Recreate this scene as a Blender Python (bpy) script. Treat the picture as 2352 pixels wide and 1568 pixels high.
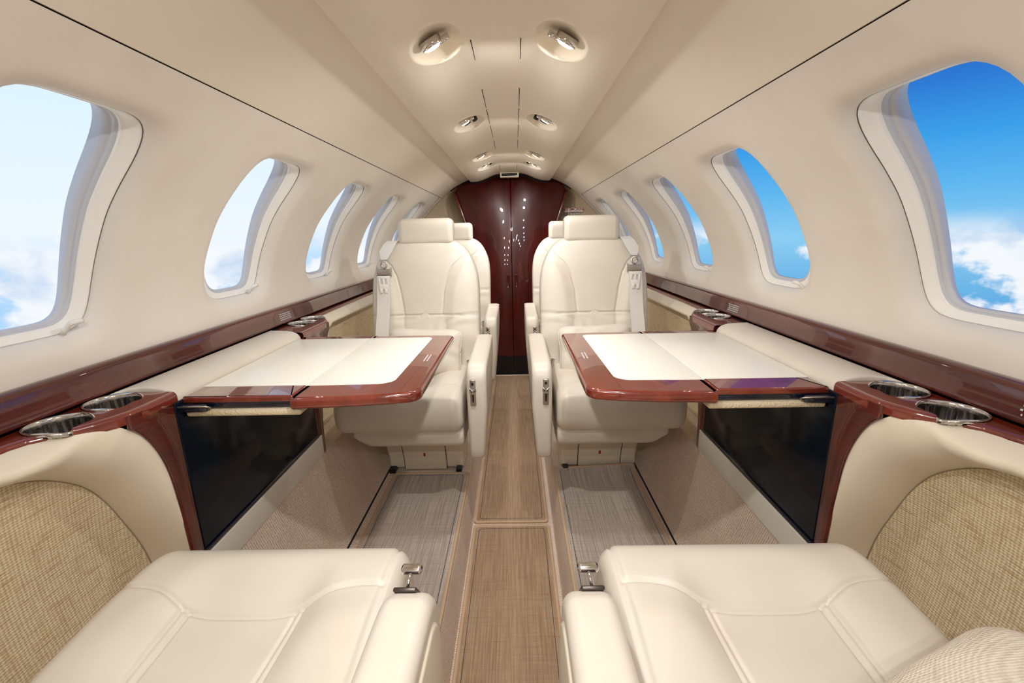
import bpy, bmesh, math, random
import numpy as np
from mathutils import Vector, Matrix, Euler
random.seed(4); rng = np.random.RandomState(4)
for o in list(bpy.data.objects): bpy.data.objects.remove(o)
S = bpy.context.scene
C = S.collection

# ------------------------------------------------------------------ camera
cam_d = bpy.data.cameras.new('camera'); cam = bpy.data.objects.new('camera', cam_d); C.objects.link(cam)
cam_d.sensor_width = 36.0; cam_d.lens = 15.417; cam_d.clip_start = 0.01; cam_d.clip_end = 200
def cam_axes(yaw, pitch, roll):
    f = Vector((math.sin(yaw)*math.cos(pitch), math.cos(yaw)*math.cos(pitch), -math.sin(pitch)))
    r = Vector((math.cos(yaw), -math.sin(yaw), 0)); u = r.cross(f)
    c, s = math.cos(roll), math.sin(roll)
    return c*r - s*u, s*r + c*u, f
r_, u_, f_ = cam_axes(-0.01165, 0.24087, 0.01963)
m = Matrix((r_, u_, -f_)).transposed().to_4x4(); m.translation = Vector((0.0273, 0, 1.06))
cam.matrix_world = m
S.camera = cam
S.view_settings.view_transform = 'Standard'; S.view_settings.look = 'None'
S.view_settings.gamma = 1; S.view_settings.use_curve_mapping = False
S.view_settings.exposure = 0.0
LAMP_W = 1.72            # watts of each overhead reading lamp
LAMP_COL = (1.0, 0.99, 0.975)

# ------------------------------------------------------------------ node helper
def srgb(h, g=None, b=None):
    if g is not None: v = (h, g, b)
    else: v = tuple(int(h[i:i+2], 16) for i in (0, 2, 4))
    out = []
    for c in v:
        c /= 255.0; out.append(c/12.92 if c <= .04045 else ((c+.055)/1.055)**2.4)
    return tuple(out) + (1.0,)
class NT:
    def __init__(s, tree): s.t = tree; s.n = tree.nodes; s.l = tree.links
    def add(s, typ, **kw):
        nd = s.n.new(typ)
        for k, v in kw.items(): setattr(nd, k, v)
        return nd
    def put(s, sock, v):
        if hasattr(v, 'is_linked') or hasattr(v, 'links'): s.l.new(v, sock)
        else: sock.default_value = v
    def math(s, op, a, b=0.0, c=None, clamp=False):
        nd = s.add('ShaderNodeMath', operation=op, use_clamp=clamp); s.put(nd.inputs[0], a); s.put(nd.inputs[1], b)
        if c is not None: s.put(nd.inputs[2], c)
        return nd.outputs[0]
    def mix(s, f, a, b, bt='MIX'):
        nd = s.add('ShaderNodeMix', data_type='RGBA', blend_type=bt); nd.clamp_factor = True
        s.put(nd.inputs[0], f); s.put(nd.inputs[6], a); s.put(nd.inputs[7], b); return nd.outputs[2]
    def ramp(s, f, stops, interp='LINEAR'):
        nd = s.add('ShaderNodeValToRGB'); cr = nd.color_ramp; cr.interpolation = interp
        while len(cr.elements) < len(stops): cr.elements.new(0.5)
        for e, (p, c) in zip(cr.elements, stops): e.position = p; e.color = c
        s.put(nd.inputs[0], f); return nd.outputs[0]
    def mapr(s, v, a, b, c, d, smooth=True):
        nd = s.add('ShaderNodeMapRange', interpolation_type='SMOOTHSTEP' if smooth else 'LINEAR')
        s.put(nd.inputs[0], v)
        for i, x in enumerate((a, b, c, d)): nd.inputs[i+1].default_value = x
        return nd.outputs[0]

# ------------------------------------------------------------------ sky: pale haze to port, deep blue to starboard, cloud deck below the horizon
world = bpy.data.worlds.new('sky'); S.world = world; world.use_nodes = True
w = NT(world.node_tree); w.n.clear()
wo = w.add('ShaderNodeOutputWorld'); bg = w.add('ShaderNodeBackground'); w.l.new(bg.outputs[0], wo.inputs[0])
geo = w.add('ShaderNodeTexCoord'); sep = w.add('ShaderNodeSeparateXYZ'); w.l.new(geo.outputs['Generated'], sep.inputs[0])
dx, dy, dz = sep.outputs
blue = w.ramp(w.mapr(dz, -0.6, 0.5, 0, 1, False), [(0.0, srgb(70,140,205)), (0.42, srgb(88,168,226)), (0.53, srgb(140,205,243)), (0.60, srgb(98,184,240)), (0.67, srgb(62,160,234)), (0.74, srgb(46,122,212)), (0.82, srgb(38,92,188))])
haze = w.mix(1.0, (1.08,)*3+(1,), w.ramp(w.mapr(dz, -0.6, 0.5, 0, 1, False), [(0.0, srgb(140,190,235)), (0.50, srgb(172,212,245)), (0.56, srgb(232,241,250)), (0.72, srgb(218,237,252)), (0.85, srgb(196,228,252)), (1.0, srgb(185,218,250))]), 'MULTIPLY')
side = w.mapr(dx, -0.50, 0.45, 0, 1)
skyc = w.mix(side, haze, blue)
# clouds: fractal puffs, flattened in height
comb = w.add('ShaderNodeCombineXYZ'); w.l.new(dx, comb.inputs[0]); w.l.new(dy, comb.inputs[1]); w.put(comb.inputs[2], w.math('MULTIPLY', dz, 1.3))
n1 = w.add('ShaderNodeTexNoise'); n1.inputs['Scale'].default_value = 7.5; n1.inputs['Detail'].default_value = 8; n1.inputs['Roughness'].default_value = .52; w.l.new(comb.outputs[0], n1.inputs['Vector'])
n2 = w.add('ShaderNodeTexNoise'); n2.inputs['Scale'].default_value = 11; n2.inputs['Detail'].default_value = 6; w.l.new(comb.outputs[0], n2.inputs['Vector'])
thr = w.math('ADD', w.mapr(dz, -0.35, 0.0, 0.12, 0.0, False), w.mapr(side, 0, 1, 0.085, 0.0, False))
dens = w.mapr(w.math('ADD', n1.outputs[0], thr), 0.50, 0.565, 0, 1)
dens = w.math('MULTIPLY', dens, w.mapr(dz, 0.03, -0.03, 0, 1))
cloudc = w.mix(w.mapr(n2.outputs[0], 0.32, 0.54, 0, 1), w.mix(side, srgb(206,223,245), srgb(180,206,238)), srgb(252,253,255))
w.l.new(w.mix(w.math('MULTIPLY', dens, .92), skyc, cloudc), bg.inputs[0]); bg.inputs[1].default_value = 1.0
world.cycles.sampling_method = 'MANUAL'; world.cycles.sample_map_resolution = 1024

# ------------------------------------------------------------------ materials
def material(name, col, rough=.5, metal=0.0, coat=0.0, spec=.5, fn=None):
    mt = bpy.data.materials.new(name); mt.use_nodes = True; n = NT(mt.node_tree)
    p = n.n['Principled BSDF']
    p.inputs['Base Color'].default_value = col; p.inputs['Roughness'].default_value = rough; p.inputs['Metallic'].default_value = metal
    p.inputs['Coat Weight'].default_value = coat; p.inputs['Coat Roughness'].default_value = .02; p.inputs['Specular IOR Level'].default_value = spec
    if fn: fn(n, p)
    return mt
def coords(n, scale=(1,1,1), kind='Object'):
    tc = n.add('ShaderNodeTexCoord'); mp = n.add('ShaderNodeMapping'); n.l.new(tc.outputs[kind], mp.inputs[0]); mp.inputs['Scale'].default_value = scale
    return mp.outputs[0]
def noise(n, vec, scale, detail=4, rough=.5):
    t = n.add('ShaderNodeTexNoise'); n.l.new(vec, t.inputs['Vector']); t.inputs['Scale'].default_value = scale; t.inputs['Detail'].default_value = detail; t.inputs['Roughness'].default_value = rough
    return t.outputs[0]
def bump(n, p, h, strength=.2, dist=.001):
    b = n.add('ShaderNodeBump'); b.inputs['Strength'].default_value = strength; b.inputs['Distance'].default_value = dist; n.l.new(h, b.inputs['Height']); n.l.new(b.outputs[0], p.inputs['Normal'])
def grain(scale, st, dist, var=None):
    def f(n, p):
        v = coords(n); h = noise(n, v, scale, 5); bump(n, p, h, st, dist)
        if var:
            c = p.inputs['Base Color'].default_value[:]
            n.l.new(n.mix(n.mapr(noise(n, v, 7, 3), .35, .65, 0, 1), c, var), p.inputs['Base Color'])
    return f
def wave(n, vec, axis, scale, dist=0.0):
    t = n.add('ShaderNodeTexWave', wave_type='BANDS', bands_direction=axis, wave_profile='SIN'); n.l.new(vec, t.inputs['Vector'])
    t.inputs['Scale'].default_value = scale; t.inputs['Distortion'].default_value = dist; t.inputs['Detail'].default_value = 1; t.inputs['Detail Scale'].default_value = 1.5
    return t.outputs['Fac']
M = {}
M['leather'] = material('cream_leather', srgb(219,210,195), .38, fn=grain(420, .10, .0006, srgb(215,205,189)))
M['leather_warm'] = material('cream_leather_bolster', srgb(226,214,192), .42, fn=grain(420, .10, .0006))
M['liner'] = material('wall_liner', srgb(232,224,213), .55, spec=.3, fn=grain(600, .06, .0005, srgb(229,220,208)))
M['head'] = material('headliner', srgb(232,221,203), .7, spec=.2, fn=grain(700, .06, .0005))
M['white'] = material('white_plastic', srgb(240,236,226), .35)
M['frame'] = material('window_frame_plastic', srgb(246,243,236), .4)
M['gasket'] = material('window_gasket', srgb(200,200,204), .5, spec=.4)
M['black'] = material('black_plastic', srgb(14,14,18), .35)
M['gap'] = material('dark_gap', srgb(18,16,18), .8)
M['seam'] = material('seam_thread', srgb(150,134,108), .7)
M['panel_cream'] = material('cream_lower_panel', srgb(226,220,206), .4)
M['inset'] = material('table_leather', srgb(238,233,220), .32, fn=grain(500, .08, .0005))
M['beltweb'] = material('grey_webbing', srgb(226,221,214), .6, fn=grain(900, .15, .0005))
M['hull'] = material('dark_hull', srgb(30,28,28), .9)
M['tan'] = material('tan_binding', srgb(196,166,136), .7)
M['label'] = material('placard_print', srgb(205,200,200), .6)
M['placard'] = material('placard_white', srgb(245,242,236), .5)
M['redtext'] = material('red_print', srgb(170,30,30), .6)
M['greytext'] = material('grey_print', srgb(70,66,64), .6)
M['front'] = material('front_liner_shaded', srgb(198,180,152), .6, spec=.3)  # darkened liner tone: the dimmer light past the arch is put into the colour
def f_wood(n, p):
    v = coords(n, (5, 1, 5)); g = noise(n, v, 3.0, 8, .6); g2 = noise(n, coords(n, (60, 4, 60)), 3.0, 4)
    g = n.math('ADD', n.math('MULTIPLY', g, .7), n.math('MULTIPLY', g2, .3))
    n.l.new(n.ramp(g, [(.32, srgb(58,14,11)), (.5, srgb(80,22,15)), (.68, srgb(100,34,22))]), p.inputs['Base Color'])
M['wood'] = material('mahogany_gloss', srgb(96,30,20), .22, coat=1.0, fn=f_wood)
def f_wood2(n, p):
    v = coords(n, (6, 6, 1)); g = noise(n, v, 2.6, 8, .6)
    n.l.new(n.ramp(g, [(.32, srgb(50,7,6)), (.5, srgb(68,11,8)), (.68, srgb(84,17,11))]), p.inputs['Base Color'])
M['wood_dark'] = material('mahogany_door', srgb(60,14,10), .3, coat=.55, spec=.25, fn=f_wood2)
def f_tw(n, p):
    v = coords(n, (8, 1, 8)); g = noise(n, v, 3.0, 8, .6)
    n.l.new(n.ramp(g, [(.32, srgb(96,31,19)), (.5, srgb(114,39,23)), (.68, srgb(132,52,31))]), p.inputs['Base Color'])
M['wood_table'] = material('mahogany_table', srgb(128,48,30), .22, coat=1.0, fn=f_tw)
M['glass_black'] = material('smoked_glass_panel', srgb(4,15,27), .12, spec=.28)
M['navy'] = material('navy_gloss', srgb(16,22,38), .12, coat=.6)
M['navy_base'] = material('black_kick_panel', srgb(8,9,14), .3)
def f_steel(n, p):
    v = coords(n, (1, 1, 1)); t = n.add('ShaderNodeTexNoise'); mp = n.add('ShaderNodeMapping'); mp.inputs['Scale'].default_value = (260, 260, 4)
    n.l.new(v, mp.inputs[0]); n.l.new(mp.outputs[0], t.inputs['Vector']); t.inputs['Scale'].default_value = 1
    n.l.new(n.mapr(t.outputs[0], .3, .7, .16, .34, False), p.inputs['Roughness']); n.l.new(n.mix(n.mapr(t.outputs[0], .35, .65, 0, 1), srgb(120,116,112), srgb(205,200,192)), p.inputs['Base Color'])
M['steel'] = material('brushed_steel', srgb(176,172,166), .25, metal=1, fn=f_steel)
M['chrome'] = material('chrome', srgb(215,212,208), .12, metal=1)
M['latch_dark'] = material('dark_satin_metal', srgb(92,84,80), .28, metal=.9)
M['latch'] = material('satin_metal', srgb(188,180,170), .3, metal=.9)
def f_weave(c1, c2, c3, sc):
    def f(n, p):
        v = coords(n)
        a = wave(n, v, 'Y', sc, 1.6); b = wave(n, v, 'Z', sc*1.25, 1.6)
        h = n.math('MULTIPLY_ADD', a, .5, n.math('MULTIPLY', b, .5)); h = n.math('MULTIPLY_ADD', noise(n, v, 260, 3), .9, n.math('SUBTRACT', h, .45))
        slub = noise(n, coords(n, (1, 9, 120)), 2.2, 3); slub2 = noise(n, coords(n, (1, 110, 7)), 2.2, 3)
        base = n.mix(n.mapr(h, .1, .8, 0, 1), c1, c2)
        base = n.mix(n.mapr(slub, .52, .68, 0, .6), base, c3); base = n.mix(n.mapr(slub2, .52, .68, 0, .4), base, c3)
        n.l.new(base, p.inputs['Base Color'])
        bump(n, p, n.math('ADD', h, n.math('MULTIPLY', noise(n, v, 500, 2), .4)), .55, .0012)
    return f
M['weave'] = material('woven_side_fabric', srgb(206,186,150), .9, spec=.15, fn=f_weave(srgb(196,173,134), srgb(230,213,181), srgb(178,151,111), 58))
M['pillow_fabric'] = material('pale_woven_fabric', srgb(226,216,196), .9, spec=.15, fn=f_weave(srgb(214,202,180), srgb(232,223,204), srgb(205,192,170), 110))
def f_carpet(n, p):
    v = coords(n); a = wave(n, v, 'Y', 46, 2.2); h = n.math('ADD', n.math('MULTIPLY', a, .4), n.math('MULTIPLY', noise(n, v, 240, 4), 1.1))
    c = n.mix(n.mapr(h, .35, 1.0, 0, 1), srgb(184,160,142), srgb(230,212,195))
    c = n.mix(n.mapr(noise(n, v, 9, 3), .4, .7, 0, .35), c, srgb(192,170,153))
    n.l.new(c, p.inputs['Base Color']); bump(n, p, h, .6, .002)
M['carpet'] = material('ribbed_carpet', srgb(178,156,138), .95, spec=.1, fn=f_carpet)
def f_runner(c1, c2, c3):
    def f(n, p):
        s1 = noise(n, coords(n, (260, 5, 1)), 1.0, 4, .7); s2 = noise(n, coords(n, (5, 230, 1)), 1.0, 4, .7)
        c = n.mix(n.mapr(s1, .35, .65, 0, 1), c1, c2); c = n.mix(n.mapr(s2, .45, .7, 0, .55), c, c3)
        n.l.new(c, p.inputs['Base Color'])
        v = coords(n); bump(n, p, n.math('MULTIPLY', wave(n, v, 'X', 130), wave(n, v, 'Y', 130)), .4, .0006)
    return f
M['runner'] = material('tan_woven_runner', srgb(176,150,122), .85, spec=.2, fn=f_runner(srgb(156,128,101), srgb(184,158,130), srgb(146,120,97)))
M['mat'] = material('grey_woven_mat', srgb(170,156,142), .85, spec=.2, fn=f_runner(srgb(166,153,142), srgb(202,189,177), srgb(157,144,133)))
M['fleece'] = material('beige_fleece', srgb(222,204,172), .95, spec=.1, fn=grain(260, .9, .004, srgb(206,186,150)))
def f_glass(n, p):
    out = [x for x in n.n if x.type == 'OUTPUT_MATERIAL'][0]
    tr = n.add('ShaderNodeBsdfTransparent'); gl = n.add('ShaderNodeBsdfGlossy'); gl.inputs['Roughness'].default_value = .03
    lw = n.add('ShaderNodeFresnel'); lw.inputs[0].default_value = 1.02
    mx = n.add('ShaderNodeMixShader'); n.l.new(lw.outputs[0], mx.inputs[0]); n.l.new(tr.outputs[0], mx.inputs[1]); n.l.new(gl.outputs[0], mx.inputs[2]); n.l.new(mx.outputs[0], out.inputs[0])
M['pane'] = material('window_pane', (1, 1, 1, 1), .02, fn=f_glass)
def f_emit(col, st):
    def f(n, p):
        p.inputs['Emission Color'].default_value = col; p.inputs['Emission Strength'].default_value = st
    return f
M['bulb'] = material('lit_lens', (1, .85, .6, 1), .2, fn=f_emit((1, .80, .52, 1), 5))
M['screen'] = material('display_glass', srgb(8,9,12), .1, fn=None)
M['screentext'] = material('display_digits', srgb(60,70,80), .4, fn=f_emit(srgb(150,170,185), .35))

# ------------------------------------------------------------------ object helpers
def tag(o, label=None, cat=None, group=None, kind=None):
    if label: o['label'] = label
    if cat: o['category'] = cat
    if group: o['group'] = group
    if kind: o['kind'] = kind
    return o
def empty(name, loc, label=None, cat=None, group=None, kind=None):
    o = bpy.data.objects.new(name, None); o.empty_display_size = .05; C.objects.link(o); o.location = loc
    return tag(o, label, cat, group, kind)
def wloc(o):
    v = Vector((0, 0, 0))
    while o is not None: v += o.location; o = o.parent
    return v
def mesh(name, V, F, mat, parent=None, smooth=True, closed=True, origin=None, angle=None):
    """V in world metres; stored relative to the parent's (or own) base point"""
    V = np.asarray(V, float)
    base = np.array(wloc(parent)) if parent is not None else np.array(origin if origin is not None else (V.mean(0)[0], V.mean(0)[1], V.min(0)[2]))
    me = bpy.data.meshes.new(name); me.from_pydata([tuple(v) for v in (V-base)], [], [tuple(int(i) for i in f) for f in F])
    bm = bmesh.new(); bm.from_mesh(me); bmesh.ops.remove_doubles(bm, verts=bm.verts, dist=1e-6)
    if closed: bmesh.ops.recalc_face_normals(bm, faces=bm.faces)
    for f in bm.faces: f.smooth = smooth
    if smooth and angle:
        for e in bm.edges:
            if len(e.link_faces) == 2 and e.calc_face_angle(0) > math.radians(angle): e.smooth = False
    bm.to_mesh(me); bm.free()
    mats = mat if isinstance(mat, (list, tuple)) else [mat]
    for q in mats: me.materials.append(M[q])
    o = bpy.data.objects.new(name, me); C.objects.link(o)
    if parent is not None: o.parent = parent
    else: o.location = tuple(base)
    return o
class G:
    """a geometry bag that several shapes can be poured into"""
    def __init__(s): s.V = []; s.F = []
    def add(s, V, F):
        b = len(s.V); s.V += [tuple(v) for v in V]; s.F += [tuple(i+b for i in f) for f in F]; return s
    def obj(s, name, mat, parent=None, **k): return mesh(name, s.V, s.F, mat, parent, **k)
def grid(P, closed_u=False, closed_v=False):
    """P[i][j] array of points -> V,F"""
    P = np.asarray(P, float); n, m_ = P.shape[:2]; V = P.reshape(-1, 3)
    F = []
    for i in range(n if closed_u else n-1):
        i2 = (i+1) % n
        for j in range(m_ if closed_v else m_-1):
            j2 = (j+1) % m_
            F.append((i*m_+j, i*m_+j2, i2*m_+j2, i2*m_+j))
    return V, F
def rpoly(pts, rad, seg=6):
    """closed polygon with rounded corners; rad scalar or list"""
    n = len(pts); out = []
    for i in range(n):
        p = np.array(pts[i], float); a = np.array(pts[i-1], float); b = np.array(pts[(i+1) % n], float)
        r = rad[i] if isinstance(rad, (list, tuple)) else rad
        u = (a-p); v = (b-p); lu, lv = np.linalg.norm(u), np.linalg.norm(v); u /= lu; v /= lv
        ang = math.acos(max(-1, min(1, float(u@v))))
        if r < 1e-6 or ang > math.pi-.02: out.append(p); continue
        d = min(r/math.tan(ang/2), lu*.49, lv*.49); rr = d*math.tan(ang/2)
        c = p + (u+v)/np.linalg.norm(u+v)*(rr/math.sin(ang/2))
        A = p+u*d-c; B = p+v*d-c
        th = math.pi-ang
        for k in range(seg+1):
            t = k/seg; out.append(c + (A*math.sin((1-t)*th)+B*math.sin(t*th))/math.sin(th))
    return np.array(out)
def spline(pts, per=8, closed=True):
    P = np.array(pts, float); n = len(P); out = []
    rngk = range(n if closed else n-1)
    for i in rngk:
        if closed: p0, p1, p2, p3 = P[i-1], P[i], P[(i+1) % n], P[(i+2) % n]
        else: p0, p1, p2, p3 = P[max(i-1, 0)], P[i], P[i+1], P[min(i+2, n-1)]
        for k in range(per):
            t = k/per
            out.append(.5*((2*p1)+(-p0+p2)*t+(2*p0-5*p1+4*p2-p3)*t*t+(-p0+3*p1-3*p2+p3)*t**3))
    if not closed: out.append(P[-1])
    return np.array(out)
def slab(outline, h0, h1, r=.004, axis='z', seg=5, mids=0, r0=None, r1=None, cap=True, scale=None):
    """extrude a 2D outline from h0 to h1 with rolled edges. axis z: outline=(x,y); axis x: outline=(y,z); axis y: outline=(x,z)"""
    O = np.asarray(outline, float); n = len(O)
    T = np.roll(O, -1, 0)-np.roll(O, 1, 0); T /= np.maximum(np.linalg.norm(T, axis=1, keepdims=True), 1e-12)
    N = np.stack([T[:, 1], -T[:, 0]], 1)
    area = .5*np.sum(O[:, 0]*np.roll(O[:, 1], -1)-np.roll(O[:, 0], -1)*O[:, 1])
    if area < 0: N = -N
    r0 = r if r0 is None else r0; r1 = r if r1 is None else r1
    sg = 1 if h1 > h0 else -1
    rings = []
    for k in range(seg+1):
        a = math.pi/2*k/seg; rings.append((h0+sg*r0*(1-math.cos(a)), r0*(1-math.sin(a))))
    for k in range(mids):
        t = (k+1)/(mids+1); rings.append(((h0+sg*r0)*(1-t)+(h1-sg*r1)*t, 0))
    for k in range(seg+1):
        a = math.pi/2*k/seg; rings.append((h1-sg*r1*(1-math.sin(a)), r1*(1-math.cos(a))))
    P = []
    for h, ins in rings:
        q = O-N*ins
        if scale: q = scale(q, h)
        if axis == 'z': P.append(np.stack([q[:, 0], q[:, 1], np.full(n, h)], 1))
        elif axis == 'x': P.append(np.stack([np.full(n, h), q[:, 0], q[:, 1]], 1))
        else: P.append(np.stack([q[:, 0], np.full(n, h), q[:, 1]], 1))
    V, F = grid(P, closed_v=True)
    if cap:
        L = len(P)
        F = F+[tuple(range(n))[::-1], tuple(range((L-1)*n, L*n))]
    return V, F
def rbox(x0, x1, y0, y1, z0, z1, r=.004, seg=4):
    x0, x1 = min(x0, x1), max(x0, x1); r = min(r, (x1-x0)*.49, (y1-y0)*.49, (z1-z0)*.49)
    return slab(rpoly([(x0, y0), (x1, y0), (x1, y1), (x0, y1)], r, seg), z0, z1, r, 'z', seg)
def tube(path, rad, n=10, cap=True, flat=None):
    P = [Vector(p) for p in path]; rings = []; up = Vector((0, 0, 1))
    for i, p in enumerate(P):
        t = (P[min(i+1, len(P)-1)]-P[max(i-1, 0)]).normalized()
        a = t.cross(up)
        if a.length < .2: a = t.cross(Vector((0, 1, 0)))
        a.normalize(); b = t.cross(a).normalized()
        r = rad[i] if isinstance(rad, (list, tuple)) else rad
        rings.append([tuple(p+a*math.cos(k*2*math.pi/n)*r+b*math.sin(k*2*math.pi/n)*r*(flat or 1)) for k in range(n)])
    V, F = grid(rings, closed_v=True)
    if cap: F = F+[tuple(range(n))[::-1], tuple(range((len(P)-1)*n, len(P)*n))]
    return V, F
def lathe(prof, n=32, mat4=None, cap_end=True):
    """prof list of (r,z)"""
    P = [[(r*math.cos(2*math.pi*k/n), r*math.sin(2*math.pi*k/n), z) for k in range(n)] for r, z in prof]
    V, F = grid(P, closed_v=True)
    F = F+[tuple(range(n))[::-1], tuple(range((len(P)-1)*n, len(P)*n))] if cap_end else F
    if mat4 is not None: V = np.array([tuple(mat4 @ Vector(v)) for v in V])
    return V, F
def xf(VF, mat4):
    V, F = VF; return np.array([tuple(mat4 @ Vector(v)) for v in V]), F
def frame4(loc, zdir, xdir=(1, 0, 0)):
    z = Vector(zdir).normalized(); x = Vector(xdir); x = (x-z*x.dot(z)).normalized(); y = z.cross(x)
    mm = Matrix((x, y, z)).transposed().to_4x4(); mm.translation = Vector(loc); return mm
def copy_tree(o, parent=None, shift=(0, 0, 0)):
    c = o.copy(); C.objects.link(c)
    if parent is not None: c.parent = parent
    else: c.location = o.location+Vector(shift)
    for ch in o.children: copy_tree(ch, c)
    return c
# ------------------------------------------------------------------ cabin cross-section
Y_REAR, Y_END = -1.5, 3.2
prof = spline([(.735,.80),(.738,.85),(.7385,.93),(.721,1.0),(.683,1.08),(.653,1.125),(.617,1.168),(.555,1.235),(.477,1.31),(.385,1.38),(.27,1.43),(.14,1.452),(0,1.458)], 12, False)
arc = np.concatenate([[0], np.cumsum(np.linalg.norm(np.diff(prof, axis=0), axis=1))])
def P(s, side, y, depth=0.0):
    s = np.asarray(s, float); W = np.interp(s, arc, prof[:, 0]); Z = np.interp(s, arc, prof[:, 1])
    e = .012; tw = np.interp(s+e, arc, prof[:, 0])-np.interp(s-e, arc, prof[:, 0]); tz = np.interp(s+e, arc, prof[:, 1])-np.interp(s-e, arc, prof[:, 1])
    L = np.hypot(tw, tz); nw, nz = tz/L, -tw/L
    return np.stack([side*(W+nw*depth), np.broadcast_to(y, W.shape), Z+nz*depth], -1)
def s_of_z(z): return float(np.interp(z, prof[:, 1], arc))
S_B = s_of_z(1.308); S_W0, S_W1 = s_of_z(.905), s_of_z(1.238)
SC, BH = (S_W0+S_W1)/2, (S_W1-S_W0)/2; AH = .128; PITCH = .54; HALF = .27
NL = 96
def loop(inset, n=5.0):
    t = 2*np.pi*np.arange(NL)/NL; c, s_ = np.cos(t), np.sin(t)
    k = 1/np.maximum(np.abs(c), np.abs(s_)); r = (np.abs(c)**n+np.abs(s_)**n)**(-1/n)
    return (AH-inset)*c*r, (BH-inset*(.6 if inset > 0 else 1))*s_*r
def rect():
    t = 2*np.pi*np.arange(NL)/NL; c, s_ = np.cos(t), np.sin(t); k = 1/np.maximum(np.abs(c), np.abs(s_)); u, v = c*k, s_*k
    return u*HALF, np.where(v > 0, v*(S_B-SC), v*SC)
def ring(side, yc, dy, ds, d, flare=False):
    s_ = SC+ds
    if flare: d = .024+(d-.024)*(1.25+.65*np.clip(np.asarray(ds)/BH, -1, 1)) if d > .024 else d+np.zeros_like(s_)   # the glazing leans away towards the top
    d = np.broadcast_to(d, np.shape(s_)); p = np.stack([P(np.array([a]), side, 0, float(b))[0] for a, b in zip(s_, d)]) if flare else P(s_, side, 0, d[0])
    p[:, 1] = yc+dy; return p
W_C = [.675+PITCH*k for k in range(-2, 5)]
for side, sn in ((-1, 'left'), (1, 'right')):
    g = G()
    for yc in W_C:
        rr = rect(); l0 = loop(-.037); rings = []
        for t in np.linspace(0, 1, 9): rings.append(ring(side, yc, rr[0]*(1-t)+l0[0]*t, rr[1]*(1-t)+l0[1]*t, 0))
        for i, d in ((-.031, .0005), (-.026, .0016), (-.021, .0034), (-.016, .0056), (-.0115, .0084), (-.0075, .0116), (-.004, .0152), (-.0015, .0188), (-.0003, .0215), (.0, .024)):
            l = loop(i); rings.append(ring(side, yc, l[0], l[1], d))
        g.add(*grid(rings, closed_v=True))
    t = 2*np.pi*np.arange(NL)/NL; ss = sorted(set(np.round(SC+rect()[1][np.abs(np.abs(rect()[0])-HALF) < 1e-9], 9)))
    for ya, yb in ((Y_REAR, W_C[0]-HALF), (W_C[-1]+HALF, Y_END)):
        g.add(*grid([P(np.array(ss), side, y) for y in np.linspace(ya, yb, 6)]))
    # front lip of the liner, rolled outward
    g.add(*grid([P(np.array(ss), side, y, d) for y, d in ((Y_END, 0), (Y_END+.006, .003), (Y_END+.008, .012), (Y_END+.008, .05))]))
    wl = g.obj('wall_'+sn, 'liner', closed=False); tag(wl, kind='structure')
    # headliner side panel, from the wall seam to the centre console
    hs = np.linspace(S_B+.0025, s_of_z(1.444), 24)
    g = G().add(*grid([P(hs, side, y, 0) for y in np.linspace(Y_REAR, Y_END, 24)]))
    g.add(*grid([P(np.array([S_B, S_B+.0025]), side, y, .004) for y in (Y_REAR, Y_END)]))
    g.add(*grid([P(np.array([S_B+.0025]*2), side, y, 0)+np.array([[0, 0, 0], [side*.004, 0, .002]]) for y in (Y_REAR, Y_END)]))
    g.add(*grid([P(hs, side, y, d) for y, d in ((Y_END, 0), (Y_END+.006, .003), (Y_END+.008, .012), (Y_END+.008, .05))]))
    tag(g.obj('ceiling', 'head', closed=False), kind='structure')
    sm = G().add(*grid([P(np.array([S_B-.0012, S_B+.0036]), side, y, .0045) for y in (Y_REAR, Y_END)]))
    tag(sm.obj('trim_1' if side < 0 else 'trim_2', 'gap', closed=False), kind='structure')

# ------------------------------------------------------------------ windows
def window(num, side, yc):
    c = P(np.array([SC]), side, yc, .06)[0]
    root = empty('window_%d' % num, tuple(c), kind='structure')
    def rings(spec): return [ring(side, yc, *loop(i), d, d < .08) for i, d in spec]
    mesh('shade_slot', *grid(rings([(-.003, .0222), (-.003, .0255), (.002, .0255)]), closed_v=True), 'gap', root, closed=False)
    mesh('window_frame', *grid(rings([(-.003, .0252), (.0012, .0250), (.0016, .0244), (.0028, .0240), (.006, .0252), (.011, .0280), (.016, .0310), (.0200, .0328), (.0215, .0329), (.0225, .0345), (.0225, .042)]), closed_v=True), 'frame', root, closed=False)
    mesh('gasket', *grid(rings([(.0218, .0355), (.0255, .0365), (.0270, .0385), (.0270, .0405), (.0300, .0412), (.0330, .0435), (.0340, .0460), (.0340, .050), (.0335, .0555)]), closed_v=True), 'gasket', root, closed=False)
    l = loop(.0325); g0 = []
    for t in (1, .66, .33, .02): g0.append(ring(side, yc, l[0]*t, l[1]*t, .048, True))
    V, F = grid(g0, closed_v=True); mesh('pane', V, F+[tuple(range(3*NL, 4*NL))], 'pane', root, closed=False)
    # small white pull at the lower corner
    yh = yc+.058 if side < 0 else yc-.104
    s0 = SC-BH+.006
    def q(ds, dd, dy_=0): return P(np.array([s0+ds]), side, yh+dy_, dd)[0]
    mesh('shade_pull', *tube([q(-.004, .016), q(.004, .009), q(.011, .003), q(.0145, .0, .002), q(.0155, -.001, .007), q(.0155, -.001, .016), q(.0155, -.001, .021)], [.0042, .0038, .0040, .0046, .0048, .0050, .0040], 12), 'white', root)
num = 1
for side in (-1, 1):
    for yc in W_C:
        window(num, side, yc); num += 1
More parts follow.
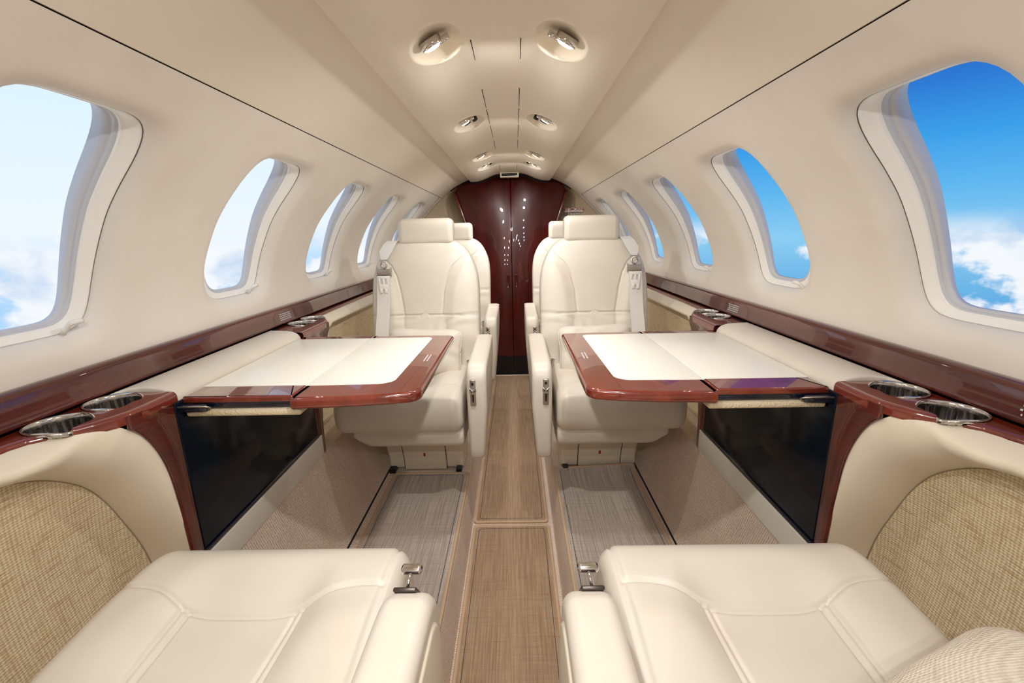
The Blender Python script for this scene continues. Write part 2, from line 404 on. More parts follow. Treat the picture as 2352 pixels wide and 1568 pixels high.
# outer fuselage skin below and between the openings (keeps daylight out of the gaps)
skin = G()
for side in (-1, 1):
    rr = rect()
    for yc in W_C:
        R_ = [ring(side, yc, rr[0]*(1-t)+loop(.030)[0]*t, rr[1]*(1-t)+loop(.030)[1]*t, .055, True) for t in (0, .33, .66, .9, 1)]
        skin.add(*grid(R_, closed_v=True))
    for ya, yb in ((Y_REAR-.05, W_C[0]-HALF), (W_C[-1]+HALF, 4.3)):
        skin.add(*grid([P(np.array(ss), side, y, .086) for y in (ya, yb)]))
    low = [P(np.array([0.0]), side, 0, .042)[0][[0, 2]], (side*.82, .6), (side*.78, .3), (side*.6, .02), (side*.35, -.1), (0, -.12)]
    skin.add(*grid([[(a, y, b) for a, b in low] for y in (Y_REAR-.05, 4.3)]))
    hs = np.linspace(S_B, arc[-1], 10); skin.add(*grid([P(hs, side, y, .086) for y in (Y_REAR-.05, 4.3)]))
tag(skin.obj('wall_outer', 'hull', closed=False), kind='structure')
g = G().add([(-.95, Y_REAR, -.13), (.95, Y_REAR, -.13), (.95, Y_REAR, 1.6), (-.95, Y_REAR, 1.6)], [(0, 1, 2, 3)])
tag(g.obj('wall_rear', 'liner', closed=False), kind='structure')
g = G().add([(-.95, 4.28, -.13), (.95, 4.28, -.13), (.95, 4.28, 1.6), (-.95, 4.28, 1.6)], [(0, 1, 2, 3)])
tag(g.obj('wall_front', 'hull', closed=False), kind='structure')

# ------------------------------------------------------------------ vestibule beyond the liner's edge
for side, sn in ((-1, 'left'), (1, 'right')):
    ss2 = np.linspace(0, S_B+.12, 30)
    rows = []
    for y, sc_, d in ((Y_END+.008, 0, .012), (3.45, 0, -.02), (3.75, 0, -.07), (4.2, 0, -.16)): rows.append(P(ss2, side, y, d))
    tag(mesh('wall_front_'+sn, *grid(rows), 'front', closed=False), kind='structure')
    # bulkhead panel behind the wooden doors
    zz = np.linspace(.15, 1.44, 20); wi = np.interp(zz, [.15, .9, 1.13, 1.36, 1.44], [.17, .22, .31, .39, .39]); wo_ = np.where(zz > .8, np.interp(zz, prof[:, 1], prof[:, 0])+.01, .75)
    wi = np.minimum(wi, wo_-.001)
    tag(mesh('wall_bulkhead_'+sn, *grid([[(side*(a*(1-t)+b*t), 3.36-.10*t*t, z) for t in np.linspace(0, 1, 8)] for a, b, z in zip(wi, wo_, zz)]), 'front', closed=False), kind='structure')

# ------------------------------------------------------------------ centre ceiling console with lamp wells
cp = [(0, 1.4575), (.03, 1.4568), (.06, 1.4545), (.095, 1.4485), (.13, 1.437), (.17, 1.420), (.205, 1.409), (.235, 1.4045), (.258, 1.404), (.270, 1.407)]
rs = spline(cp, 5, False)
LAMPS = [(1.015, False), (1.68, True), (2.345, False), (2.68, True), (.35, True), (-.32, False), (-.98, True)]  # last three rows are out of view, added to light the cabin
def con_z(x): return float(np.interp(abs(x), rs[:, 0], rs[:, 1]))
LX = .127
def lamp_frame(side, y):
    zl = con_z(LX); sl = (con_z(LX+.05)-con_z(LX-.05))/.10
    return frame4((side*LX, y, zl), (side*sl, 0, -1), (1, 0, 0))   # local z points down into the cabin
xs_c = np.linspace(-.270, .270, 217)
ys_c = set(np.round(np.linspace(Y_REAR, 3.136, 90), 4))
for y, _ in LAMPS: ys_c |= set(np.round(np.arange(y-.092, y+.0921, .0028), 4))
ys_c = np.array(sorted(ys_c))
zc_ = np.interp(np.abs(xs_c), rs[:, 0], rs[:, 1]); Zc = np.tile(zc_, (len(ys_c), 1))
cosl = math.cos(math.atan((con_z(LX+.05)-con_z(LX-.05))/.10))
for side in (-1, 1):
    for y, _ in LAMPS:
        r2 = ((xs_c[None, :]-side*LX)/(.056*cosl))**2+((ys_c[:, None]-y)/.084)**2
        Zc += .027*np.clip(1-r2, 0, 1)**.62
rows = []
for j, y in enumerate(ys_c):
    rows.append([(-.266, y, 1.50), (-.2715, y, 1.420), (-.2712, y, 1.411)]+[(x, y, z) for x, z in zip(xs_c, Zc[j])]+[(.2712, y, 1.411), (.2715, y, 1.420), (.266, y, 1.50)])
rows.append([(x, 3.139, z+.002) for x, y, z in rows[-1]]); rows.append([(x, 3.140, max(z, 1.47)) for x, y, z in rows[-1]])
cons = mesh('ceiling', *grid(rows), 'head', closed=False, angle=55)
tag(cons, kind='structure')
# panel joints cut in the console (dark slits either side of the centre doors)
for x in (-.059, .046):
    for ya, yb in ((.30, .52), (1.037, 1.150), (1.36, 1.545), (1.565, 1.76), (1.785, 2.0), (2.06, 2.25), (2.76, 2.95)):
        wv = .0011
        mesh('joint_line', [(x-wv, ya, con_z(x)-.0009), (x+wv, ya, con_z(x)-.0009), (x+wv*.6, yb, con_z(x)-.0009), (x-wv*.6, yb, con_z(x)-.0009)], [(0, 1, 2, 3)], 'gap', cons, closed=False)
# shadow gap joint of the console edge
ORD = {1.015: 'nearest the camera', 1.68: 'second from the camera', 2.345: 'third from the camera', 2.68: 'nearest the wooden doors', .35: 'unseen, added overhead for light', -.32: 'unseen, added aft of the camera for light', -.98: 'unseen, added farthest aft for light'}
for side in (-1, 1):
    for y, gsp in LAMPS:
        mt = lamp_frame(side, y)
        root = empty('reading_lamp', tuple(mt.translation), 'chrome ceiling lamp%s, %s row, %s' % (' with black air nozzles' if gsp else '', 'left' if side < 0 else 'right', ORD[y]), 'lamp', 'reading lamps in the ceiling console')
        # thin oval bezel
        bz = lathe([(1.0, .0), (1.03, .0018), (1.09, .0022), (1.13, .0012), (1.135, -.002)], 48, mt @ Matrix.Diagonal((.056, .084, 1, 1)), False)
        mesh('bezel', *bz, 'head', root, closed=False)
        lx, ly = (side*.010, -.012) if not gsp else (side*.012, .018)
        le = mt @ Matrix.Translation((lx, ly, -.007))
        tilt = Euler((math.radians(20), math.radians(-10*side), 0)).to_matrix().to_4x4()
        le = le @ tilt; k = 1.0 if not gsp else .85
        hs_ = mesh('housing', *lathe([(.024*k, -.012), (.0245*k, .0), (.023*k, .003), (.0205*k, .003), (.0195*k, -.002), (.0195*k, -.010)], 32, le, True), 'chrome', root)
        mesh('lens', *lathe([(.0200*k, .001), (.019*k, .0045), (.012*k, .0075), (.002*k, .0085)], 28, le, True), 'bulb', root)
        tw = mt @ Matrix.Translation((lx-side*.028*k, ly, -.006)) @ tilt
        mesh('pivot_ring', *lathe([(.013*k, -.01), (.0135*k, .0), (.012*k, .0015), (.0095*k, .0015), (.009*k, -.006)], 24, tw, True), 'chrome', root)
        if gsp:
            for ax, ay, rr_ in ((side*.006, -.018, .0125), (-side*.024, -.014, .009)):
                nz_ = mesh('air_nozzle', *lathe([(rr_*1.05, -.016), (rr_*1.1, -.004), (rr_*1.0, .001), (rr_*.8, .0015), (rr_*.72, -.004), (rr_*.3, -.004), (rr_*.28, .001), (rr_*.1, .001)], 24, mt @ Matrix.Translation((ax, ay, -.006)) @ tilt, True), 'black', root)
        ld = bpy.data.lights.new('lamp_light', 'AREA'); ld.shape = 'DISK'; ld.size = .038*k; ld.spread = math.radians(138); ld.energy = LAMP_W*{1.015: 1.15, 1.68: .66, 2.345: .8, 2.68: .8, .35: .95, -.32: 1.3, -.98: 1.3}[y]; ld.color = LAMP_COL
        lo = bpy.data.objects.new('lamp_light', ld); C.objects.link(lo)
        lm = le @ Matrix.Translation((0, 0, .0105)); d_ = lm.to_3x3() @ Vector((0, 0, 1))
        lo.parent = root; lo.location = lm.translation-mt.translation; lo.rotation_euler = (-d_).to_track_quat('Z', 'Y').to_euler()
# small cabin display at the front end of the console
disp = empty('cabin_display', (-.004, 3.09, 1.436), 'small black cabin clock display in a cream frame above the wooden doors', 'display')
g = G().add(*slab(rpoly([(-.066, 1.424), (.058, 1.424), (.060, 1.456), (-.068, 1.456)], .004), 3.082, 3.12, .004, 'y'))
g.obj('bezel', 'leather_warm', disp)
mesh('screen', *slab(rpoly([(-.056, 1.431), (.048, 1.431), (.048, 1.448), (-.056, 1.448)], .002), 3.0795, 3.084, .001, 'y'), 'screen', disp)
g = G()
for i, x in enumerate((-.044, -.038, -.032, -.022, -.016)):
    g.add(*rbox(x, x+.004, 3.0788, 3.0792, 1.4385, 1.4405, .0001, 1))
g.obj('digits', 'screentext', disp)

# ------------------------------------------------------------------ floor: dropped aisle, side steps, seat floors
fl = G()
Z_S = .145
sec = [(-.60, .384), (-.56, .272), (-.53, .190), (-.515, .160), (-.498, .147), (-.485, Z_S), (-.172, Z_S), (-.166, Z_S-.002), (-.163, Z_S-.008), (-.155, .012), (-.150, .0)]
sec = sec+[(-a, b) for a, b in sec[::-1]]
sec = [(-.78, .384)]+sec+[(.78, .384)]
fl.add(*grid([[(a, y, b) for a, b in sec] for y in np.linspace(Y_REAR, 3.9, 40)]))
tag(fl.obj('floor', 'carpet', closed=False, angle=40), kind='structure')
def runner(name, x0, x1, y0, y1, z, mat, label, skew=0, curl=0):
    root = empty(name, ((x0+x1)/2, (y0+y1)/2, z), label, 'floor mat')
    def sc_(q, h):
        q = q.copy(); q[:, 0] += skew*(q[:, 1]-y0); return q
    o1 = rpoly([(x0, y0), (x1, y0), (x1, y1), (x0, y1)], .012)
    V, F = slab(o1, z, z+.007, .003, 'z', 3, scale=sc_)
    def cu(V):
        V = np.array(V); V[:, 2] += curl*np.clip((V[:, 1]-(y1-.12))/.12, 0, 1)**2*(.3+.7*np.clip((abs(V[:, 0])-.16)/.3, 0, 1)); return V
    if curl:
        # dense top so that it can curl
        nx_, ny_ = 12, 30; g_ = grid([[(x0+(x1-x0)*i/nx_, y0+(y1-y0)*j/ny_, z+.007) for i in range(nx_+1)] for j in range(ny_+1)])
        V2, F2 = grid([[(x0+(x1-x0)*i/nx_, y0+(y1-y0)*j/ny_, z+.001) for i in range(nx_+1)] for j in range(ny_+1)])
        gg = G().add(cu(g_[0]), g_[1]).add(cu(V2), F2); gg.obj('weave', mat, root, closed=False)
    else: mesh('weave', V, F, mat, root)
    b = .010
    path = [(x0, y0), (x1, y0), (x1, y1), (x0, y1)]; pr = rpoly(path, .014, 5)
    inner = rpoly([(x0+b, y0+b), (x1-b, y0+b), (x1-b, y1-b), (x0+b, y1-b)], .010, 5)
    # subdivide edges so binding follows the curl
    def dens(a, k=14): return np.concatenate([[a[i]+(a[(i+1) % len(a)]-a[i])*j/k for j in range(k)] for i in range(len(a))])
    pr, inner = dens(pr), dens(inner)
    rows = []
    for t, h in ((0, z), (0, z+.006), (.15, z+.0085), (.85, z+.0085), (1, z+.0065)):
        q = pr*(1-t)+inner*t; q = sc_(q, 0); rows.append(np.stack([q[:, 0], q[:, 1], np.full(len(q), h)], 1))
    V, F = grid(rows, closed_v=True); V = cu(V) if curl else V
    mesh('binding', V, F, 'tan', root, closed=False)
    st = rpoly([(x0+2.1*b, y0+2.1*b), (x1-2.1*b, y0+2.1*b), (x1-2.1*b, y1-2.1*b), (x0+2.1*b, y1-2.1*b)], .012, 5)
    st2 = rpoly([(x0+2.28*b, y0+2.28*b), (x1-2.28*b, y0+2.28*b), (x1-2.28*b, y1-2.28*b), (x0+2.28*b, y1-2.28*b)], .0115, 5)
    st, st2 = dens(st), dens(st2)
    V, F = grid([np.stack([sc_(q, 0)[:, 0], sc_(q, 0)[:, 1], np.full(len(q), z+.0073)], 1) for q in (st, st2)], closed_v=True)
    V = cu(V) if curl else V
    mesh('stitching', V, F, 'greytext', root, closed=False)
    return root
runner('aisle_runner', -.145, .138, -1.3, 1.425, .0, 'runner', 'tan woven aisle runner nearest the camera, edged with stitched tan binding')
runner('aisle_runner', -.147, .134, 1.440, 3.20, .0, 'runner', 'long tan woven aisle runner reaching to the foot of the wooden doors')
runner('foot_mat', -.466, -.166, .45, 1.555, Z_S, 'mat', 'grey woven mat on the raised floor in front of the left facing seat')
runner('foot_mat', .165, .480, .45, 1.570, Z_S, 'mat', 'grey woven mat with a lifted far edge in front of the right facing seat', curl=.022)
for side, lb in ((-1, 'left'), (1, 'right')):
    t = mesh('seat_track', *rbox(side*.4915, side*.4965, -.6, 3.1, Z_S+.0, Z_S+.0045, .001), 'gap')
    tag(t, 'thin dark seat rail running in the carpet beside the %s grey mat' % lb, 'seat rail')

# ------------------------------------------------------------------ wooden doors at the front
def divider(side, num):
    root = empty('door_%d' % num, (side*.1, 3.235, 0), kind='structure')
    zt = [0.15, .60, .90, 1.00, 1.13, 1.25, 1.352]
    wd = [.185, .20, .235, .265, .315, .355, .388]
    outl = [(0.0012, .15)]+[(a, z) for a, z in zip(wd, zt)]
    top = [(x, float(np.interp(-x, -prof[::-1, 0][::-1], prof[:, 1]))) for x in ()]
    tx = np.linspace(.36, .0012, 14)
    def ztop(x): return min(np.interp(x, prof[::-1, 0], prof[::-1, 1])+.010, 1.47)
    outl += [(x, ztop(x)) for x in tx]
    O = np.array(outl)*np.array([side, 1]); 
    V, F = slab(O, 3.235, 3.262, .0025, 'y', 3)
    mesh('door_panel', V, F, 'wood_dark', root, angle=35)
    # raised wooden edge moulding on the outer side
    pth = [(side*(a+.006), 3.228, z) for a, z in zip(wd, zt)]
    mesh('edge_moulding', *tube(pth, .008, 8), 'wood_table', root)
    pth = [(side*(a-.004), 3.231, z) for a, z in zip(wd, zt)]
    mesh('edge_seal', *tube(pth, .0035, 6), 'gap', root)
    k = G().add(*slab(np.array([(.0012, 0), (.185, 0), (.185, .1485), (.0012, .1485)])*np.array([side, 1]), 3.24, 3.262, .001, 'y', 1))
    k.obj('kick_panel', 'navy_base', root, smooth=False)
    hz = .72; hx = .030
    O = rpoly([(side*hx-.011, hz-.048), (side*hx+.011, hz-.048), (side*hx+.011, hz+.048), (side*hx-.011, hz+.048)], .010, 6)
    Oi = rpoly([(side*hx-.007, hz-.043), (side*hx+.007, hz-.043), (side*hx+.007, hz+.043), (side*hx-.007, hz+.043)], .0065, 6)
    rows = [np.stack([O[:, 0], np.full(len(O), 3.2345), O[:, 1]], 1), np.stack([(O+Oi)[:, 0]/2, np.full(len(O), 3.2325), (O+Oi)[:, 1]/2], 1), np.stack([Oi[:, 0], np.full(len(O), 3.2338), Oi[:, 1]], 1)]
    V, F = grid(rows, closed_v=True); F = F+[tuple(range(2*len(O), 3*len(O)))]
    mesh('door_handle', V, F, 'wood_dark', root, closed=False)
divider(-1, 1); divider(1, 2)
# black strip in the dark gap where the doors meet the headliner
g = G()
arcpts = []
for x in np.linspace(-.42, .42, 60):
    zc = con_z(x) if abs(x) < .27 else float(np.interp(abs(x), prof[::-1, 0], prof[::-1, 1]))
    arcpts.append((x, min(zc, float(np.interp(abs(x), prof[::-1, 0], prof[::-1, 1])))))
rows = [[(x, y, z-dz_) for x, z in arcpts] for y, dz_ in ((3.19, -.01), (3.22, -.004), (3.222, .004), (3.235, .004))]
tag(mesh('trim_3', *grid(rows), 'gap', closed=False), kind='structure')

# placards on the right front panel
def text_mesh(txt, size, mat, parent, mt, name='lettering', bold=0.0):
    cu = bpy.data.curves.new('t', 'FONT'); cu.body = txt; cu.size = size; cu.align_x = 'CENTER'; cu.align_y = 'CENTER'; cu.offset = bold
    to = bpy.data.objects.new('t', cu); C.objects.link(to); bpy.context.view_layer.update()
    me = bpy.data.meshes.new_from_object(to.evaluated_get(bpy.context.evaluated_depsgraph_get())); bpy.data.objects.remove(to)
    V = [tuple(mt @ v.co) for v in me.vertices]; F = [tuple(p.vertices) for p in me.polygons]
    bpy.data.meshes.remove(me)
    return mesh(name, V, F, mat, parent, closed=False, smooth=False)
def fp(x, z):   # point just in front of the right bulkhead panel
    wi = float(np.interp(z, [.15, .9, 1.13, 1.36, 1.44], [.17, .22, .31, .39, .39])); wo2 = float(np.interp(z, prof[:, 1], prof[:, 0]))+.01
    t = (x-wi)/(wo2-wi); return 3.36-.10*t*t-.004
def placard(name, x0, x1, z0, z1, label, draw):
    yy = min(fp(x0, z0), fp(x1, z0))-.007
    root = empty(name, ((x0+x1)/2, yy, z0), label, 'sign')
    mesh('plate', *rbox(x0, x1, yy, yy+.0015, z0, z1, .0005, 1), 'placard', root)
    mt = Matrix.Translation(((x0+x1)/2, yy-.0006, (z0+z1)/2)) @ Matrix.Rotation(math.radians(90), 4, 'X')
    draw(root, mt)
def d1(root, mt):
    text_mesh('NO SMOKING', .027, 'redtext', root, mt @ Matrix.Translation((0, .0045, 0)), bold=.0004)
    text_mesh('IN LAVATORY', .0095, 'redtext', root, mt @ Matrix.Translation((0, -.012, 0)))
def lines_(n, wid, hh, gap):
    def d(root, mt):
        g = G()
        for i in range(n):
            y0 = (n/2-i-.5)*gap; x = -wid/2; 
            while x < wid/2-.004:
                l = rng.uniform(.004, .012); l = min(l, wid/2-x)
                v = [mt @ Vector(q) for q in ((x, y0-hh/2, 0), (x+l, y0-hh/2, 0), (x+l, y0+hh/2, 0), (x, y0+hh/2, 0))]; g.add(v, [(0, 1, 2, 3)]); x += l+.003
        g.obj('lettering', 'greytext', root, closed=False, smooth=False)
    return d
placard('placard', .387, .522, 1.203, 1.232, 'white NO SMOKING placard in red letters above the right headrests', d1)
placard('placard', .415, .498, 1.180, 1.199, 'small white placard of dark print right under the NO SMOKING sign', lines_(3, .075, .0032, .0058))
placard('placard', .367, .412, 1.150, 1.176, 'lowest pale placard with two lines of print next to the wooden doors', lines_(2, .040, .004, .010))
def smst(a, b, x):
    t = np.clip((x-a)/(b-a), 0, 1); return t*t*(3-2*t)
# ------------------------------------------------------------------ side ledges
PAN0, PAN1 = .745, 1.262
def smst(a, b, x):
    t = np.clip((x-a)/(b-a), 0, 1); return t*t*(3-2*t)
def ymap(y, far, z=.80):
    if not far: return y
    y = np.asarray(y, float); return PAN0+PAN1-y+(.015+.067*smst(.45, .77, z))*np.clip((PAN0-y)/.02, 0, 1)
A_pts = [(-1.48,.782),(-.8,.782),(-.2,.782),(.2,.782),(.42,.783),(.54,.783),(.600,.782),(.636,.776),(.671,.744),(.694,.702),(.708,.650),(.714,.58),(.717,.50),(.720,.38)]
B_pts = [(-1.48,.735),(-.8,.735),(-.2,.735),(.2,.738),(.40,.742),(.50,.742),(.555,.728),(.600,.704),(.640,.668),(.668,.622),(.692,.56),(.712,.50),(.724,.44),(.730,.38)]
A_c = spline(A_pts, 8, False); B_c = spline(B_pts, 8, False)
AWY, AWW = [.2,.54,.566,.585,.60,.62,.645,.671], [.688,.680,.668,.650,.635,.622,.610,.605]
Aw = np.interp(A_c[:, 0], AWY, AWW)
ANAMES = {-1: 'left', 1: 'right'}
for side in (-1, 1):
    sn = ANAMES[side]
    # long wooden rail under the windows
    rp = spline([(.742,.846),(.732,.8475),(.724,.846),(.7185,.8405),(.7155,.830),(.7125,.812),(.7105,.800),(.7115,.7955),(.716,.7935)], 5, False)
    rail = mesh('trim_rail', *grid([[(side*a, y, b) for a, b in rp] for y in np.linspace(Y_REAR, Y_END-.01, 60)]), 'wood', closed=False)
    rail.name = 'trim_4' if side < 0 else 'trim_5'; tag(rail, kind='structure')
    gp = mesh('trim_gap', *grid([[(side*a, y, b) for a, b in ((.715,.797),(.724,.790),(.724,.770),(.712,.770))] for y in (Y_REAR, Y_END)]), 'gap', closed=False)
    gp.name = 'trim_6' if side < 0 else 'trim_7'; tag(gp, kind='structure')
    pl = empty('placard', (side*.7125, 1.37, .81), 'tiny four-line notice printed on the %s wooden rail above the far cup holders' % sn, 'notice')
    g = G()
    for i in range(4):
        y = 1.345
        while y < 1.405:
            l = rng.uniform(.005, .010); zz = .8285-.0058*i; ww = np.interp(zz, [.800, .812, .830], [.7105, .7125, .7155])-.0006
            g.add([(side*ww, y, zz), (side*ww, y+l, zz), (side*(ww-.0004), y+l, zz-.0028), (side*(ww-.0004), y, zz-.0028)], [(0, 1, 2, 3)]); y += l+.0022
    g.obj('lettering', 'label', pl, closed=False, smooth=False)
    if side > 0:
        pl = empty('placard', (.7125, .56, .80), 'white printed marks on the right wooden rail at the picture edge', 'notice')
        g = G()
        for i in range(3):
            y = .540+.002*i
            while y < .563:
                l = rng.uniform(.003, .006); zz = .822-.0065*i; ww = float(np.interp(zz, [.800, .812, .830], [.7105, .7125, .7155]))-.0006
                g.add([(ww, y, zz), (ww, y+l*.6, zz), (ww-.0004, y+l*.6, zz-.0026), (ww-.0004, y, zz-.0026)], [(0, 1, 2, 3)]); y += l+.002
        g.obj('lettering', 'label', pl, closed=False, smooth=False)
    for far in (False, True):
        fn = 'far' if far else 'near'
        who = 'beside the %s %s armchair' % (fn, sn)
        # --- wooden deck with cup wells and curved pillar : one thing
        root = empty('cup_console', (side*.65, float(ymap(.70, far)), .38), 'glossy mahogany ledge and curved pillar, %s' % who, 'console')
        cups = [(.671, .6125), (.669, .704)] if not far else [(.667, 1.385), (.667, 1.470)]
        def kid(r=1.0):
            t = np.linspace(0, 2*np.pi, 56, endpoint=False); x = .0405*np.cos(t)*r; y = .0385*np.sin(t)*r
            x = x+np.where(np.cos(t) < 0, .010*np.exp(-(np.sin(t)/.42)**2), 0)   # kidney dent on the inboard side
            return x, y
        yy = np.concatenate([[-1.48, -.6, 0, .3, .45, .52], np.arange(.545, .7571, .0018)])
        wi = np.interp(yy, [.2,.535,.564,.583,.598,.617,.640,.660,.690,.735,.757], [.688,.680,.668,.650,.635,.622,.610,.602,.5985,.5985,.600])
        wo2 = np.interp(yy, [.685,.715,.735,.750,.757], [.713,.711,.704,.690,.668])
        rows = []
        for y_, a_, b_ in zip(yy, wi, wo2):
            r = .0085; ws = np.concatenate([[b_+.0006, b_+.0002], np.linspace(b_, a_+r, 44)]); zs = np.concatenate([[.770, .789], np.full(44, .7905)])
            th = np.linspace(0, math.pi/2, 8)[1:]; ws = np.concatenate([ws, a_+r-r*np.sin(th), [a_, a_+.003]]); zs = np.concatenate([zs, .7905-r*(1-np.cos(th)), [.772, .771]])
            ym = float(ymap(y_, far)); ym = 3.18 if far and y_ < -1.4 else ym
            rows.append([(side*w_, ym, z_) for w_, z_ in zip(ws, zs)])
        V, F = grid(rows)
        def inside(f):
            c_ = V[list(f)].mean(0)
            for cx, cy in cups:
                u, v = (abs(c_[0])-cx)/.0405, (c_[1]-cy)/.0385
                dent = .010/.0405*math.exp(-(v/.42)**2) if u < 0 else 0
                if v*v < 1 and -math.sqrt(1-v*v)+dent < u < math.sqrt(1-v*v): return True
            return False
        F = [f for f in F if not inside(f)]
        mesh('deck', V, F, 'wood_table', root, angle=30, closed=False)  # lighter table wood puts the lamp highlights into the ledge top's colour
        zz = np.linspace(.382, .785, 60); ya = np.interp(zz, A_c[::-1, 1], A_c[::-1, 0]); ya = np.maximum(ya, 0); ya = np.where(zz > .763, .652, ya); rows = []
        for z, y_ in zip(zz, ya):
            pt = [(.745, .66), (.745, .603), (.7442, .6008), (.7425, .600), (y_+.003, .600), (y_+.0008, .6012), (y_-.0005, .604), (y_-.0002, .6065), (y_+.004, .6075)]
            rows.append([(side*w_, float(ymap(y2, far, z)), z) for y2, w_ in pt])
        mesh('pillar', *grid(rows), 'wood', root, closed=False, angle=50)
        for i, (cx, cy) in enumerate(cups):
            ct = empty('cup_holder', (side*cx, cy, .73), 'steel cup well, %s %s' % (('the nearer one of the pair', 'the farther one of the pair')[i if not far else i], who), 'cup holder', 'steel cup wells in the side ledges')
            def rg(r, z, dip=.012, sh=0):
                x, y = kid(r); zz = z-dip*np.clip((-x-.012)/.03, 0, 1)**1.5
                return np.stack([side*(cx+sh+x), cy+y, zz], 1)
            rows = [rg(1.055, .789), rg(1.06, .7925), rg(1.03, .7950), rg(.985, .7945), rg(.955, .791), rg(.945, .785, .007), rg(.93, .775, .004, .002), rg(.89, .763, .001, .007), rg(.84, .752, 0, .012), rg(.78, .742, 0, .016), rg(.72, .7395, 0, .017), rg(.5, .739, 0, .017), rg(.02, .739, 0, .017)]
            V, F = grid(rows[:6], closed_v=True); mesh('rim', V, F, 'chrome', ct, closed=False)
            V, F = grid(rows[5:], closed_v=True); mesh('well', V, F, 'steel', ct, closed=False)
        # --- padded leather bolster and woven panel beside the seat : one thing
        root = empty('side_panel', (side*.69, float(ymap(.3, far)), .384), 'cream leather bolster curving round a woven beige side panel, %s' % who, 'side panel')
        YA, YB = ymap(A_c[:, 0], far, A_c[:, 1]), ymap(B_c[:, 0], far, np.maximum(B_c[:, 1], A_c[:, 1]-.03))
        if far: YA, YB = np.minimum(YA, 3.18), np.minimum(YB, 3.18)
        rows = []
        for t in np.linspace(0, 1, 17):
            gq, hq = math.sin(math.pi/2*t), 1-math.cos(math.pi/2*t)
            bul = .004+.030*(1-smst(.56, .625, A_c[:, 0]))
            rows.append(np.stack([side*(Aw+.0005-bul*math.sin(math.pi*t)**.8+(.694-Aw)*hq), YA*(1-gq)+YB*gq, A_c[:, 1]*(1-gq)+B_c[:, 1]*gq+.003*math.sin(math.pi*t)], 1))
        mesh('bolster', *grid(rows), 'leather_warm', root, closed=False)
        rows = []
        for t in np.linspace(0, 1, 14):
            z = B_c[:, 1]*(1-t)+.383*t
            rows.append(np.stack([side*(.692+.016*np.sin(np.pi*np.clip(t*1.0, 0, 1))*np.clip((B_c[:, 1]-.38)/.3, 0, 1)), YB, z], 1))
        mesh('woven_panel', *grid(rows), 'weave', root, closed=False)
        sm = [tuple(p) for p in np.stack([np.full(len(YB), side*.6925), YB, B_c[:, 1]], 1)]
        mesh('piping', *tube(sm, .0016, 6), 'seam', root)
        if far:
            mesh('edge_panel', *slab(rpoly([(1.282, .384), (1.300, .384), (1.300, .70), (1.282, .70)], .003, 2), side*.601, side*.66, .003, 'x', 2), 'panel_cream', root)
    # --- smoked glass storage panel under the table with cream sill
    root = empty('storage_panel', (side*.61, 1.0, .386), 'smoked black glass panel with a cream sill below the %s table' % sn, 'panel')
    mesh('glass', *rbox(side*.6005, side*.63, PAN0+.001, PAN1-.001, .456, .770, .002, 2), 'glass_black', root)
    mesh('glass_surround', *slab(rpoly([(PAN0+.001, .452), (PAN1-.001, .452), (PAN1-.001, .462), (PAN0+.001, .462)], .002, 2), side*.597, side*.61, .002, 'x', 2), 'navy', root)
    mesh('sill', *slab(rpoly([(PAN0-.004, .384), (PAN1+.02, .384), (PAN1+.02, .4515), (PAN0-.004, .4515)], .004, 3), side*.5975, side*.63, .004, 'x', 3), 'panel_cream', root)
    # --- padded lid between the two cup consoles
    lo_ = spline([(.604,.752),(.6045,.768),(.6075,.780),(.616,.7895),(.632,.7955),(.66,.7985),(.69,.7975),(.705,.7935),(.711,.786),(.711,.765),(.68,.752),(.63,.750)], 6)
    yE = float(ymap(.757, True))-.002
    V, F = slab(lo_*np.array([side, 1]), .7585, yE, .004, 'y', 4, mids=40, cap=False); V = np.array(V)
    nl = len(lo_); e0 = V[:nl].copy(); e1 = V[-nl:].copy(); rows = [V[i*nl:(i+1)*nl] for i in range(len(V)//nl)]
    for t in (.4, .75, .98):
        q0, q1 = e0.copy(), e1.copy(); q0[:, 2] += (.772-e0[:, 2])*t; q1[:, 2] += (.772-e1[:, 2])*t; rows = [q0]+rows+[q1]
    V, F = grid(rows, closed_v=True)
    cutw = np.interp(abs(V[:, 0]), [.604, .668, .690, .704, .711, .713], [.0, .0, -.007, -.022, -.042, -.072])
    V[:, 1] += cutw*np.clip((.95-V[:, 1])/.19, 0, 1)-cutw*np.clip((V[:, 1]-1.06)/.20, 0, 1)
    t = mesh('ledge_pad', V, F, 'leather'); tag(t, 'long cream leather lid pad on the ledge between the %s table and the wooden rail' % sn, 'pad')

    # ------------------------------------------------------------------ folding table
    root = empty('folding_table', (side*.38, 1.0, .75), 'fold-out mahogany table with cream leather top extended from the %s wall' % sn, 'table')
    TZ = .7745; HX = .393
    oo = rpoly([(side*.602, .768), (side*(HX+.001), .768), (side*(HX+.001), 1.262), (side*.602, 1.262)], [.001, .003, .003, .001], 2)
    mesh('outer_leaf', *slab(oo, TZ-.012, TZ, .0045, 'z', 4, r0=.002), 'wood_table', root)
    fr = [(side*(HX-.001), .752), (side*.30, .756), (side*.22, .765), (side*.158, .779), (side*.157, 1.255), (side*.25, 1.262), (side*(HX-.001), 1.262)]
    oi = rpoly(fr, [.002, .2, .2, .030, .012, .1, .002], 8)
    mesh('inner_leaf', *slab(oi, TZ-.022, TZ, .008, 'z', 6, r0=.006), 'wood_table', root)
    mesh('outer_inset', *slab(rpoly([(side*.6015, .826), (side*(HX+.0007), .826), (side*(HX+.0007), 1.228), (side*.6015, 1.228)], .0008, 1), TZ-.003, TZ+.0007, .0006, 'z', 2), 'inset', root)
